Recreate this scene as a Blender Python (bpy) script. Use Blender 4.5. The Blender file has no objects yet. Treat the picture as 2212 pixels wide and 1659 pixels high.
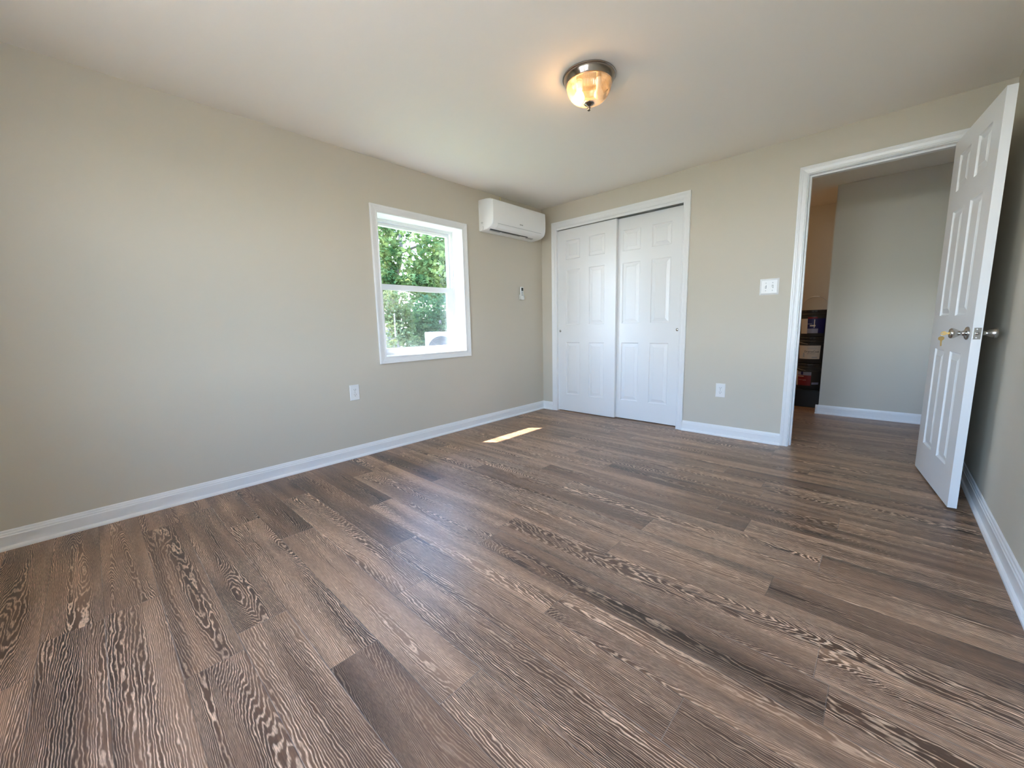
import bpy, bmesh, math, random
from mathutils import Vector, Matrix, Euler
random.seed(7)
C = bpy.context.scene.collection
SC = bpy.context.scene
# ---------------------------------------------------------------- camera
cam_d = bpy.data.cameras.new('camera'); cam = bpy.data.objects.new('camera', cam_d); C.objects.link(cam)
cam_d.sensor_fit = 'HORIZONTAL'; cam_d.sensor_width = 36.0
cam_d.lens = 855.8213 * 36.0 / 2212.0
cam_d.clip_start = 0.02; cam_d.clip_end = 200
_R = ((0.7298212197412249, 0.6832472101742973, -0.02311356754095552),
      (-0.08201504866103586, 0.12107099127501884, 0.989249891010766),
      (0.678700610732419, -0.7200799017197493, 0.14439673171757544))
cam.matrix_world = Matrix.Translation((3.0208, -3.7647, 1.0112)) @ Matrix(_R).transposed().to_4x4()
SC.camera = cam
# ---------------------------------------------------------------- view, sky, sun
SC.view_settings.view_transform = 'Standard'; SC.view_settings.look = 'None'
SC.view_settings.exposure = 2.26; SC.view_settings.gamma = 1.0; SC.view_settings.use_curve_mapping = False
SC.cycles.max_bounces = 10; SC.cycles.diffuse_bounces = 6; SC.cycles.transparent_max_bounces = 24
SC.cycles.use_denoising = True; SC.cycles.sample_clamp_indirect = 6
SC.cycles.caustics_reflective = False; SC.cycles.caustics_refractive = False
W = bpy.data.worlds.new('sky'); SC.world = W; W.use_nodes = True
wt = W.node_tree; wt.nodes.clear()
_o = wt.nodes.new('ShaderNodeOutputWorld'); _b = wt.nodes.new('ShaderNodeBackground')
_c = wt.nodes.new('ShaderNodeTexCoord'); _s = wt.nodes.new('ShaderNodeSeparateXYZ'); _r = wt.nodes.new('ShaderNodeValToRGB')
wt.links.new(_c.outputs['Generated'], _s.inputs[0]); wt.links.new(_s.outputs['Z'], _r.inputs[0])
wt.links.new(_r.outputs[0], _b.inputs[0]); wt.links.new(_b.outputs[0], _o.inputs[0])
_e = _r.color_ramp.elements
_e[0].position = 0.0; _e[0].color = (0.84, 0.92, 1.0, 1)
_e[1].position = 0.75; _e[1].color = (0.18, 0.40, 1.0, 1)
_m = _r.color_ramp.elements.new(0.25); _m.color = (0.40, 0.63, 1.0, 1)
_b.inputs[1].default_value = 7.0
sun_d = bpy.data.lights.new('sun', 'SUN'); sun = bpy.data.objects.new('sun', sun_d); C.objects.link(sun)
sun_d.energy = 11.0; sun_d.angle = math.radians(0.53); sun_d.color = (1.0, 0.91, 0.86)
sun.location = (-6, -5, 9)
sun.rotation_euler = Vector((1.0, 0.777, -1.656)).to_track_quat('-Z', 'Y').to_euler()

# ---------------------------------------------------------------- materials
def mat(name, col=(0.8, 0.8, 0.8), rough=0.5, metal=0.0, spec=0.5, bump=None, var=None):
    """principled surface; var = (scale, amount) mottles the colour, bump = (scale, strength)"""
    m = bpy.data.materials.new(name); m.use_nodes = True
    nt = m.node_tree; p = nt.nodes['Principled BSDF']
    p.inputs['Base Color'].default_value = (*col, 1); p.inputs['Roughness'].default_value = rough
    p.inputs['Metallic'].default_value = metal; p.inputs['Specular IOR Level'].default_value = spec
    tc = nt.nodes.new('ShaderNodeTexCoord')
    if var:
        n = nt.nodes.new('ShaderNodeTexNoise'); n.inputs['Scale'].default_value = var[0]; n.inputs['Detail'].default_value = 4
        nt.links.new(tc.outputs['Object'], n.inputs['Vector'])
        mx = nt.nodes.new('ShaderNodeMix'); mx.data_type = 'RGBA'
        mx.inputs['A'].default_value = (*[c * (1 - var[1]) for c in col], 1)
        mx.inputs['B'].default_value = (*[min(1, c * (1 + var[1])) for c in col], 1)
        nt.links.new(n.outputs['Fac'], mx.inputs['Factor']); nt.links.new(mx.outputs['Result'], p.inputs['Base Color'])
    if bump:
        n = nt.nodes.new('ShaderNodeTexNoise'); n.inputs['Scale'].default_value = bump[0]; n.inputs['Detail'].default_value = 3
        nt.links.new(tc.outputs['Object'], n.inputs['Vector'])
        b = nt.nodes.new('ShaderNodeBump'); b.inputs['Strength'].default_value = bump[1]; b.inputs['Distance'].default_value = 0.002
        nt.links.new(n.outputs['Fac'], b.inputs['Height']); nt.links.new(b.outputs['Normal'], p.inputs['Normal'])
    return m
M = {}
M['wall'] = mat('greige_wall_paint', (0.625, 0.575, 0.480), 0.62, spec=0.35, bump=(160, 0.06), var=(1.3, 0.012))
M['ceiling'] = mat('flat_ceiling_paint', (0.88, 0.83, 0.75), 0.8, spec=0.2, bump=(140, 0.06))
M['trim'] = mat('white_semi_gloss_trim', (0.86, 0.86, 0.85), 0.28, spec=0.5, bump=(60, 0.03))
M['door'] = mat('white_moulded_door_paint', (0.84, 0.84, 0.83), 0.33, spec=0.5, bump=(220, 0.08))
M['vinyl'] = mat('white_window_vinyl', (0.85, 0.85, 0.84), 0.3)
M['plastic'] = mat('white_plastic', (0.84, 0.84, 0.82), 0.3)
M['slot'] = mat('dark_slot', (0.02, 0.02, 0.022), 0.5)
M['nickel'] = mat('satin_nickel', (0.50, 0.48, 0.45), 0.22, metal=1.0)
M['bronze'] = mat('brushed_dark_nickel', (0.30, 0.26, 0.22), 0.16, metal=1.0)
M['brass'] = mat('brass_key', (0.80, 0.58, 0.25), 0.28, metal=1.0)
M['steel'] = mat('steel_wire', (0.55, 0.55, 0.56), 0.3, metal=1.0)
M['alu'] = mat('aluminium_track', (0.45, 0.45, 0.43), 0.4, metal=1.0)
M['ac'] = mat('air_conditioner_plastic', (0.90, 0.90, 0.88), 0.32)
M['ac_out'] = mat('outdoor_unit_paint', (0.36, 0.36, 0.34), 0.5)
M['lcd'] = mat('remote_screen', (0.05, 0.055, 0.045), 0.2)
M['grey_print'] = mat('grey_print', (0.16, 0.16, 0.16), 0.5)
M['dark_grey'] = mat('dark_grey_metal', (0.03, 0.03, 0.03), 0.6)
M['pale_grey'] = mat('pale_grey_keys', (0.45, 0.46, 0.46), 0.5)
M['pail'] = mat('dark_pail_plastic', (0.045, 0.042, 0.038), 0.4)
M['lid'] = mat('dark_pail_lid', (0.035, 0.032, 0.029), 0.32)
M['shade_base'] = mat('shade_black', (0.012, 0.012, 0.012), 0.55)  # near black, stands for the shade under the buckets
M['paper'] = mat('label_paper', (0.70, 0.62, 0.52), 0.6)
M['blue'] = mat('label_blue', (0.012, 0.012, 0.10), 0.5)
M['red'] = mat('label_red', (0.22, 0.012, 0.015), 0.5)
M['lilac'] = mat('label_grey_blue', (0.30, 0.30, 0.40), 0.5)
M['ink'] = mat('label_ink', (0.02, 0.015, 0.012), 0.5)
M['bark'] = mat('bark', (0.16, 0.125, 0.10), 0.9, bump=(30, 0.6), var=(9, 0.35))
M['siding'] = mat('exterior_siding', (0.72, 0.70, 0.66), 0.7)
M['ground'] = mat('lawn_ground', (0.14, 0.16, 0.07), 0.95, var=(2, 0.3))
M['gravel'] = mat('bounce_gravel', (0.60, 0.47, 0.31), 0.95, var=(14, 0.2))  # pale warm tone for the added ground that bounces daylight
M['yellow_wire'] = mat('pale_yellow_wire', (0.75, 0.72, 0.42), 0.5)

def mat_leaf(name, a, b):
    m = bpy.data.materials.new(name); m.use_nodes = True; nt = m.node_tree; nt.nodes.clear()
    o = nt.nodes.new('ShaderNodeOutputMaterial'); d = nt.nodes.new('ShaderNodeBsdfDiffuse'); t = nt.nodes.new('ShaderNodeBsdfTranslucent')
    mx = nt.nodes.new('ShaderNodeMixShader'); mx.inputs[0].default_value = 0.4
    tc = nt.nodes.new('ShaderNodeTexCoord'); n = nt.nodes.new('ShaderNodeTexNoise'); n.inputs['Scale'].default_value = 1.7; n.inputs['Detail'].default_value = 5
    nt.links.new(tc.outputs['Object'], n.inputs['Vector'])
    r = nt.nodes.new('ShaderNodeValToRGB'); r.color_ramp.elements[0].position = 0.35; r.color_ramp.elements[1].position = 0.66
    r.color_ramp.elements[0].color = (*a, 1); r.color_ramp.elements[1].color = (*b, 1)
    nt.links.new(n.outputs['Fac'], r.inputs[0])
    for s in (d, t): nt.links.new(r.outputs[0], s.inputs['Color'])
    nt.links.new(d.outputs[0], mx.inputs[1]); nt.links.new(t.outputs[0], mx.inputs[2]); nt.links.new(mx.outputs[0], o.inputs[0])
    return m
M['leaf_maple'] = mat_leaf('maple_leaves', (0.030, 0.065, 0.020), (0.20, 0.23, 0.07))
M['leaf_shrub'] = mat_leaf('shrub_leaves', (0.020, 0.050, 0.022), (0.055, 0.10, 0.04))
M['leaf_yellow'] = mat_leaf('yellow_green_leaves', (0.07, 0.10, 0.03), (0.18, 0.19, 0.08))
M['leaf_far'] = mat_leaf('distant_leaves', (0.05, 0.09, 0.035), (0.15, 0.19, 0.08))

def mat_pane(name, tint=(0.97, 0.98, 0.97), haze=0.0):
    m = bpy.data.materials.new(name); m.use_nodes = True; nt = m.node_tree; nt.nodes.clear()
    o = nt.nodes.new('ShaderNodeOutputMaterial'); t = nt.nodes.new('ShaderNodeBsdfTransparent'); g = nt.nodes.new('ShaderNodeBsdfGlossy')
    t.inputs[0].default_value = (*tint, 1); g.inputs['Roughness'].default_value = 0.02
    f = nt.nodes.new('ShaderNodeLayerWeight'); f.inputs[0].default_value = 0.5
    pw = nt.nodes.new('ShaderNodeMath'); pw.operation = 'POWER'; pw.inputs[1].default_value = 5.0; nt.links.new(f.outputs['Facing'], pw.inputs[0])
    ma = nt.nodes.new('ShaderNodeMath'); ma.operation = 'MULTIPLY_ADD'; ma.inputs[1].default_value = 0.92; ma.inputs[2].default_value = 0.04; nt.links.new(pw.outputs[0], ma.inputs[0])
    mx = nt.nodes.new('ShaderNodeMixShader'); nt.links.new(ma.outputs[0], mx.inputs[0])
    nt.links.new(t.outputs[0], mx.inputs[1]); nt.links.new(g.outputs[0], mx.inputs[2])
    nt.links.new(mx.outputs[0], o.inputs[0])
    return m
M['pane'] = mat_pane('window_pane')
def mat_screen():
    m = bpy.data.materials.new('insect_screen_mesh'); m.use_nodes = True; nt = m.node_tree; nt.nodes.clear()
    o = nt.nodes.new('ShaderNodeOutputMaterial'); t = nt.nodes.new('ShaderNodeBsdfTransparent'); d = nt.nodes.new('ShaderNodeBsdfDiffuse')
    d.inputs[0].default_value = (0.20, 0.21, 0.21, 1); mx = nt.nodes.new('ShaderNodeMixShader'); mx.inputs[0].default_value = 0.16
    nt.links.new(t.outputs[0], mx.inputs[1]); nt.links.new(d.outputs[0], mx.inputs[2]); nt.links.new(mx.outputs[0], o.inputs[0])
    return m
M['screen'] = mat_screen()
def mat_shade():
    m = bpy.data.materials.new('ribbed_amber_glass'); m.use_nodes = True; nt = m.node_tree; nt.nodes.clear()
    o = nt.nodes.new('ShaderNodeOutputMaterial'); t = nt.nodes.new('ShaderNodeBsdfTransparent'); g = nt.nodes.new('ShaderNodeBsdfGlossy')
    tl = nt.nodes.new('ShaderNodeBsdfTranslucent'); tl.inputs[0].default_value = (1.0, 0.80, 0.55, 1)
    t.inputs[0].default_value = (1.0, 0.93, 0.82, 1); g.inputs['Roughness'].default_value = 0.06
    lw = nt.nodes.new('ShaderNodeLayerWeight'); lw.inputs[0].default_value = 0.25
    m1 = nt.nodes.new('ShaderNodeMixShader'); m1.inputs[0].default_value = 0.18
    m2 = nt.nodes.new('ShaderNodeMixShader')
    nt.links.new(t.outputs[0], m1.inputs[1]); nt.links.new(tl.outputs[0], m1.inputs[2])
    pw = nt.nodes.new('ShaderNodeMath'); pw.operation = 'MULTIPLY_ADD'; pw.inputs[1].default_value = 0.6; pw.inputs[2].default_value = 0.10; nt.links.new(lw.outputs['Facing'], pw.inputs[0]); nt.links.new(pw.outputs[0], m2.inputs[0]); nt.links.new(m1.outputs[0], m2.inputs[1]); nt.links.new(g.outputs[0], m2.inputs[2])
    nt.links.new(m2.outputs[0], o.inputs[0]); return m
M['shade'] = mat_shade()
def mat_emit(name, col, s):
    m = bpy.data.materials.new(name); m.use_nodes = True; nt = m.node_tree; nt.nodes.clear()
    o = nt.nodes.new('ShaderNodeOutputMaterial'); e = nt.nodes.new('ShaderNodeEmission')
    e.inputs[0].default_value = (*col, 1); e.inputs[1].default_value = s; nt.links.new(e.outputs[0], o.inputs[0]); return m
M['bulb'] = mat_emit('lit_bulb', (1.0, 0.60, 0.26), 22.0)

# floor: oak look vinyl planks; uv "grain" = metres along / across with an own offset per plank, uv "edge" = 0..1 in the plank
ROW = 0.153; ROW0 = -1.318 + ROW / 2; PLEN = 1.29
def mat_floor():
    m = bpy.data.materials.new('dark_oak_vinyl_planks'); m.use_nodes = True; nt = m.node_tree; L = nt.links.new
    p = nt.nodes['Principled BSDF']
    def val(x): return x
    def math_(op, a, b=None, c=None, clamp=False):
        n = nt.nodes.new('ShaderNodeMath'); n.operation = op; n.use_clamp = clamp
        for i, x in enumerate((a, b, c)):
            if x is None: continue
            if isinstance(x, (int, float)): n.inputs[i].default_value = x
            else: L(x, n.inputs[i])
        return n.outputs[0]
    def rng(x, a, b, c=0.0, d=1.0):
        n = nt.nodes.new('ShaderNodeMapRange'); n.interpolation_type = 'SMOOTHSTEP'
        L(x, n.inputs['Value'])
        for k, v in zip(('From Min', 'From Max', 'To Min', 'To Max'), (a, b, c, d)): n.inputs[k].default_value = v
        return n.outputs['Result']
    uvn = nt.nodes.new('ShaderNodeUVMap'); uvn.uv_map = 'grain'; s = nt.nodes.new('ShaderNodeSeparateXYZ'); L(uvn.outputs[0], s.inputs[0])
    u, v = s.outputs[0], s.outputs[1]
    ed = nt.nodes.new('ShaderNodeUVMap'); ed.uv_map = 'edge'; se = nt.nodes.new('ShaderNodeSeparateXYZ'); L(ed.outputs[0], se.inputs[0])
    at = nt.nodes.new('ShaderNodeAttribute'); at.attribute_name = 'plank'; sa = nt.nodes.new('ShaderNodeSeparateColor'); L(at.outputs['Color'], sa.inputs[0])
    tone, kind, light = sa.outputs[0], sa.outputs[1], sa.outputs[2]
    def noise(su, sv, detail=2.0, rough=0.5, ou=0.0, dist=0.0):
        c = nt.nodes.new('ShaderNodeCombineXYZ'); L(math_('MULTIPLY_ADD', u, su, ou), c.inputs[0]); L(math_('MULTIPLY', v, sv), c.inputs[1])
        n = nt.nodes.new('ShaderNodeTexNoise'); n.noise_dimensions = '2D'; n.inputs['Scale'].default_value = 1
        n.inputs['Detail'].default_value = detail; n.inputs['Roughness'].default_value = rough; n.inputs['Distortion'].default_value = dist
        L(c.outputs[0], n.inputs['Vector']); return n.outputs['Fac']
    F = noise(0.75, 7.5, 0.7, 0.4, 3.0)
    Wp = noise(2.6, 26.0, 3.0, 0.55, 11.0)
    Wf = noise(22.0, 30.0, 2.0, 0.5, 5.0)
    # knots
    kc = nt.nodes.new('ShaderNodeCombineXYZ'); L(math_('MULTIPLY', u, 1.1), kc.inputs[0]); L(math_('MULTIPLY', v, 5.0), kc.inputs[1])
    vo = nt.nodes.new('ShaderNodeTexVoronoi'); vo.voronoi_dimensions = '2D'; vo.inputs['Scale'].default_value = 1; L(kc.outputs[0], vo.inputs['Vector'])
    vs = nt.nodes.new('ShaderNodeSeparateColor'); L(vo.outputs['Color'], vs.inputs[0])
    has = rng(vs.outputs[0], 0.76, 0.80)
    kd = vo.outputs['Distance']
    knot = math_('MULTIPLY', rng(kd, 0.15, 0.02), has)
    kbend = math_('MULTIPLY', rng(kd, 0.42, 0.0), has)
    A = math_('MULTIPLY_ADD', kind, 1.0, 0.15)          # cathedral strength per plank
    T = math_('MULTIPLY', F, A)
    T = math_('ADD', T, math_('MULTIPLY', v, 2.1))
    T = math_('ADD', T, math_('MULTIPLY', Wp, 0.050))
    T = math_('ADD', T, math_('MULTIPLY', Wf, 0.012))
    T = math_('ADD', T, math_('MULTIPLY', kbend, 0.16))
    ph = math_('MULTIPLY', T, 84.0)
    tri = math_('MULTIPLY', math_('PINGPONG', ph, 0.5), 2.0)
    ring = math_('FLOOR', ph)
    rw = nt.nodes.new('ShaderNodeTexWhiteNoise'); rw.noise_dimensions = '1D'; L(ring, rw.inputs['W'])
    line = rng(tri, 0.40, 0.95)
    amt = math_('MULTIPLY', rng(noise(1.9, 15.0, 2.0, 0.5, 31.0), 0.36, 0.66), math_('MULTIPLY_ADD', rw.outputs[0], 0.7, 0.3))
    fib = noise(16.0, 420.0, 3.0, 0.6, 7.0)
    pore = rng(noise(30.0, 520.0, 2.0, 0.5, 17.0), 0.40, 0.62)
    line = math_('MULTIPLY', math_('MULTIPLY', line, math_('MULTIPLY_ADD', amt, 0.70, 0.55)), math_('MULTIPLY_ADD', pore, 0.55, 0.5))
    band = rng(noise(0.8, 11.0, 1.5, 0.5, 51.0), 0.30, 0.70)
    dark = math_('MULTIPLY', rng(noise(0.6, 5.5, 1.0, 0.5, 71.0), 0.52, 0.70), 0.36)
    base = math_('ADD', math_('MULTIPLY', band, 0.42), math_('MULTIPLY', tone, 0.5))
    base = math_('ADD', base, math_('MULTIPLY_ADD', fib, 0.5, -0.22))
    base = math_('SUBTRACT', base, math_('MULTIPLY', dark, 0.55))
    base = math_('SUBTRACT', base, math_('MULTIPLY', knot, 0.45), clamp=True)
    cr = nt.nodes.new('ShaderNodeValToRGB'); L(base, cr.inputs[0]); e = cr.color_ramp.elements
    e[0].position = 0.0; e[0].color = (0.044, 0.023, 0.015, 1); e[1].position = 1.0; e[1].color = (0.44, 0.25, 0.142, 1)
    k = e.new(0.45); k.color = (0.150, 0.078, 0.045, 1)
    mx = nt.nodes.new('ShaderNodeMix'); mx.data_type = 'RGBA'; L(cr.outputs[0], mx.inputs['A']); mx.inputs['B'].default_value = (0.92, 0.62, 0.40, 1)
    L(math_('MULTIPLY', line, math_('MULTIPLY_ADD', light, 0.70, 0.45), clamp=True), mx.inputs['Factor'])
    # seams
    ex = math_('MULTIPLY', math_('PINGPONG', se.outputs[0], 0.5), PLEN)
    ey = math_('MULTIPLY', math_('PINGPONG', se.outputs[1], 0.5), ROW)
    seam = rng(math_('MINIMUM', ex, ey), 0.0022, 0.0004)
    m2 = nt.nodes.new('ShaderNodeMix'); m2.data_type = 'RGBA'; L(mx.outputs['Result'], m2.inputs['A'])
    sc_ = nt.nodes.new('ShaderNodeMix'); sc_.data_type = 'RGBA'; sc_.inputs['A'].default_value = (0.05, 0.038, 0.03, 1); sc_.inputs['B'].default_value = (0.36, 0.31, 0.27, 1)
    L(rng(noise(1.3, 0.5, 1.0, 0.5, 91.0), 0.50, 0.60), sc_.inputs['Factor'])
    L(sc_.outputs['Result'], m2.inputs['B']); L(math_('MULTIPLY', seam, 0.45), m2.inputs['Factor'])
    L(m2.outputs['Result'], p.inputs['Base Color'])
    L(math_('MULTIPLY_ADD', fib, 0.16, 0.30), p.inputs['Roughness'])
    p.inputs['Specular IOR Level'].default_value = 0.5
    h = math_('SUBTRACT', math_('MULTIPLY', fib, 0.4), math_('ADD', math_('MULTIPLY', line, 0.5), math_('MULTIPLY', seam, 1.5)))
    b = nt.nodes.new('ShaderNodeBump'); b.inputs['Strength'].default_value = 0.25; b.inputs['Distance'].default_value = 0.0012
    L(h, b.inputs['Height']); L(b.outputs['Normal'], p.inputs['Normal'])
    return m
M['floor'] = mat_floor()

# ---------------------------------------------------------------- mesh helpers
class MB:
    """collects shapes (world or local metres) and links them as ONE mesh object"""
    def __init__(s): s.v = []; s.f = []; s.sm = []
    def add(s, vs, fs, smooth=False):
        k = len(s.v); s.v += [tuple(map(float, p)) for p in vs]; s.f += [tuple(i + k for i in f) for f in fs]; s.sm += [smooth] * len(fs); return s
    def box(s, lo, hi, bev=0.0):
        if bev:
            bm = bmesh.new(); bmesh.ops.create_cube(bm, size=1)
            for q in bm.verts: q.co = [lo[i] + (q.co[i] + .5) * (hi[i] - lo[i]) for i in range(3)]
            bmesh.ops.bevel(bm, geom=list(bm.edges), offset=bev, segments=2, affect='EDGES', profile=0.7)
            bm.verts.index_update(); s.add([q.co for q in bm.verts], [[q.index for q in f.verts] for f in bm.faces]); bm.free(); return s
        x0, y0, z0 = lo; x1, y1, z1 = hi
        return s.add([(x0,y0,z0),(x1,y0,z0),(x1,y1,z0),(x0,y1,z0),(x0,y0,z1),(x1,y0,z1),(x1,y1,z1),(x0,y1,z1)],
                     [(0,3,2,1),(4,5,6,7),(0,1,5,4),(1,2,6,5),(2,3,7,6),(3,0,4,7)])
    def lathe(s, prof, c=(0,0,0), n=48, axis='Z', smooth=True, rib=None, a0=0.0, a1=2*math.pi):
        full = abs(a1 - a0 - 2*math.pi) < 1e-6; cols = n if full else n + 1
        vs = []
        for j, (r, h) in enumerate(prof):
            for i in range(cols):
                a = a0 + (a1 - a0) * i / n; rr = r * (1 + (rib(i, h) if rib else 0))
                x, y = rr * math.cos(a), rr * math.sin(a)
                q = {'Z': (x, y, h), 'X': (h, x, y), 'Y': (x, h, y)}[axis]
                vs.append(tuple(q[k] + c[k] for k in range(3)))
        fs = []
        for j in range(len(prof) - 1):
            for i in range(n):
                i2 = (i + 1) % cols
                fs.append((j*cols+i, j*cols+i2, (j+1)*cols+i2, (j+1)*cols+i))
        return s.add(vs, fs, smooth)
    def tube(s, pts, r, n=8, closed=False):
        pts = [Vector(p) for p in pts]; vs = []; N = len(pts); up = None
        rs = r if isinstance(r, (list, tuple)) else [r] * N
        for i, p in enumerate(pts):
            a = pts[(i-1) % N] if (closed or i > 0) else p; b = pts[(i+1) % N] if (closed or i < N-1) else p
            t = (b - a).normalized()
            if up is None: up = t.orthogonal().normalized()
            up = (up - t * up.dot(t)).normalized(); w = t.cross(up)
            vs += [p + (up * math.cos(2*math.pi*k/n) + w * math.sin(2*math.pi*k/n)) * rs[i] for k in range(n)]
        fs = [(i*n+k, i*n+(k+1) % n, ((i+1) % N)*n+(k+1) % n, ((i+1) % N)*n+k) for i in range(N if closed else N-1) for k in range(n)]
        if not closed: fs += [tuple(range(n))[::-1], tuple((N-1)*n+k for k in range(n))]
        return s.add(vs, fs, True)
    def prism(s, prof, P, a0, a1):
        """profile [(p,q)] swept along the third coordinate a0..a1; P(p,q,a) -> point"""
        n = len(prof); vs = [P(p, q, a) for a in (a0, a1) for p, q in prof]
        return s.add(vs, [tuple(range(n))[::-1], tuple(range(n, 2*n))] + [(i, (i+1) % n, n+(i+1) % n, n+i) for i in range(n)])
    def ring(s, P, rect, prof, sides=4):
        """profile [(outward offset, depth)] swept round rect=(a0,b0,a1,b1); sides=3 leaves the bottom open"""
        a0, b0, a1, b1 = rect; n = len(prof)
        vs = []
        for o, d in prof:
            bb = b0 if sides == 3 else b0 - o
            vs += [P(a0-o, bb, d), P(a0-o, b1+o, d), P(a1+o, b1+o, d), P(a1+o, bb, d)]
        fs = []
        for j in range(n):
            k = (j + 1) % n
            for i in range(4 if sides == 4 else 3):
                i2 = (i + 1) % 4; fs.append((j*4+i, j*4+i2, k*4+i2, k*4+i))
        if sides == 3: fs += [tuple(j*4 for j in range(n)), tuple(j*4+3 for j in range(n))[::-1]]
        return s.add(vs, fs)
    def slab(s, P, us, vs_, holes, t):
        """wall sheet of thickness t with rectangular holes, drawn on the grid us x vs_"""
        inh = lambda i, j: not (0 <= i < len(us)-1 and 0 <= j < len(vs_)-1) or any(h[0]-1e-6 <= us[i] and us[i+1] <= h[2]+1e-6 and h[1]-1e-6 <= vs_[j] and vs_[j+1] <= h[3]+1e-6 for h in holes)
        for i in range(len(us)-1):
            for j in range(len(vs_)-1):
                if inh(i, j): continue
                a, b, c, d = us[i], vs_[j], us[i+1], vs_[j+1]
                s.add([P(a,b,0),P(c,b,0),P(c,d,0),P(a,d,0)], [(0,1,2,3)]); s.add([P(a,b,t),P(c,b,t),P(c,d,t),P(a,d,t)], [(3,2,1,0)])
                for (di, dj, q0, q1) in ((-1,0,(a,b),(a,d)),(1,0,(c,b),(c,d)),(0,-1,(a,b),(c,b)),(0,1,(a,d),(c,d))):
                    if inh(i+di, j+dj): s.add([P(*q0,0),P(*q1,0),P(*q1,t),P(*q0,t)], [(0,1,2,3)])
        return s
    def build(s, name, m, parent=None, loc=None, smooth=None, weld=True):
        me = bpy.data.meshes.new(name)
        org = Vector(loc) if loc is not None else Vector((0,0,0))
        me.from_pydata([tuple(Vector(p) - org) for p in s.v], [], s.f)
        me.polygons.foreach_set('use_smooth', [bool(x) if smooth is None else smooth for x in s.sm]); me.update()
        bm = bmesh.new(); bm.from_mesh(me)
        if weld: bmesh.ops.remove_doubles(bm, verts=bm.verts, dist=1e-6)
        bmesh.ops.recalc_face_normals(bm, faces=bm.faces); bm.to_mesh(me); bm.free()
        me.materials.append(m); o = bpy.data.objects.new(name, me); C.objects.link(o)
        if parent is not None: o.parent = parent
        if loc is not None: o.location = loc
        return o
def tag(o, label=None, cat=None, group=None, kind=None):
    for k, v in (('label', label), ('category', cat), ('group', group), ('kind', kind)):
        if v: o[k] = v
    return o
def empty(name, loc=(0,0,0), rz=0.0):
    o = bpy.data.objects.new(name, None); o.empty_display_size = 0.05; C.objects.link(o); o.location = loc; o.rotation_euler = (0, 0, rz); return o
def rel(o, P):
    """world coordinates -> coordinates local to an unrotated empty"""
    L = Vector(o.location); return lambda *a: Vector(P(*a)) - L
def copy_tree(o, parent=None):
    c = o.copy(); C.objects.link(c)
    if parent is not None: c.parent = parent
    for ch in [x for x in bpy.data.objects if x.parent == o]: copy_tree(ch, c)
    return c
def text_mesh(txt, size, name, m, parent, P, ext=0.0004):
    """letters as flat mesh, centred, each vertex mapped by P(x,y,z)"""
    cu = bpy.data.curves.new(name, 'FONT'); cu.body = txt; cu.size = size; cu.align_x = 'CENTER'; cu.align_y = 'CENTER'; cu.extrude = ext
    to = bpy.data.objects.new(name + '_src', cu); C.objects.link(to); bpy.context.view_layer.update()
    me = bpy.data.meshes.new_from_object(to.evaluated_get(bpy.context.evaluated_depsgraph_get()))
    bpy.data.objects.remove(to)
    for q in me.vertices: q.co = P(*q.co)
    me.materials.clear(); me.materials.append(m)
    o = bpy.data.objects.new(name, me); C.objects.link(o)
    if parent is not None: o.parent = parent
    return o

# ---------------------------------------------------------------- room shell
H = 2.3333; WX = 3.4504; YF = -4.55
PL = lambda a, b, c: (-c, a, b)             # left wall: a = y, b = z, c = depth outwards
PB = lambda a, b, c: (a, c, b)              # back wall
PR = lambda a, b, c: (WX + c, a, b)         # right wall
PF = lambda a, b, c: (a, YF - c, b)         # front wall, behind the camera
PH = lambda a, b, c: (a, 1.56 + c, b)       # hall wall facing the doorway
WIN = (-2.078, 0.787, -1.213, 1.926)
FW1 = (1.30, 0.66, 2.23, 2.02); FW2 = (2.33, 0.66, 3.26, 2.02)
PE = lambda a, b, c: (4.3 + c, a, b)          # end wall of the hall
WE = (0.35, 0.787, 0.95, 1.45)  # opening for the added hall window
grow = lambda r: (r[0]-.011, r[1]-.011, r[2]+.011, r[3]+.011)
CL = (0.200, 0.0, 1.635, 2.100)             # closet rough opening
DR = (2.500, 0.0, 3.292, 2.078)             # doorway rough opening
def struct(name, mb, m, label, cat, **k):
    o = mb.build(name, m, **k); tag(o, label, cat, kind='structure'); return o
struct('wall_left', MB().slab(PL, [YF-.1, WIN[0]-.011, WIN[2]+.011, 2.45], [0, WIN[1]-.011, WIN[3]+.011, H], [(WIN[0]-.011, WIN[1]-.011, WIN[2]+.011, WIN[3]+.011)], 0.2), M['wall'], 'long greige wall on the left with the window and air conditioner', 'wall')
struct('wall_back', MB().slab(PB, [0, CL[0], CL[2], DR[0], DR[2], WX], [0, DR[3], CL[3], H], [CL, DR], 0.12), M['wall'], 'greige end wall holding the closet and the open doorway', 'wall')
struct('wall_right', MB().slab(PR, [YF-.1, 0.0], [0, H], [], 0.1), M['wall'], 'greige wall at the right edge behind the open door', 'wall')
struct('wall_front', MB().slab(PF, [0, FW1[0]-.011, FW1[2]+.011, FW2[0]-.011, FW2[2]+.011, WX], [0, FW1[1]-.011, FW1[3]+.011, H], [grow(FW1), grow(FW2)], 0.2), M['wall'], 'greige wall with paired windows behind the viewer', 'wall')
struct('wall_hall', MB().box((2.55, 1.56, 0), (4.4, 2.45, H)), M['wall'], 'pale hall wall facing the open doorway, with white baseboard', 'wall')
struct('wall_hall_far', MB().box((0.0, 2.33, 0), (2.55, 2.45, H)), M['wall'], 'dim brownish hall wall behind the paint buckets', 'wall')
struct('wall_hall_right', MB().slab(PE, [0.02, WE[0]-.011, WE[2]+.011, 1.56], [0, WE[1]-.011, WE[3]+.011, H], [grow(WE)], 0.2), M['wall'], 'hall end wall right of the doorway', 'wall')
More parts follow.
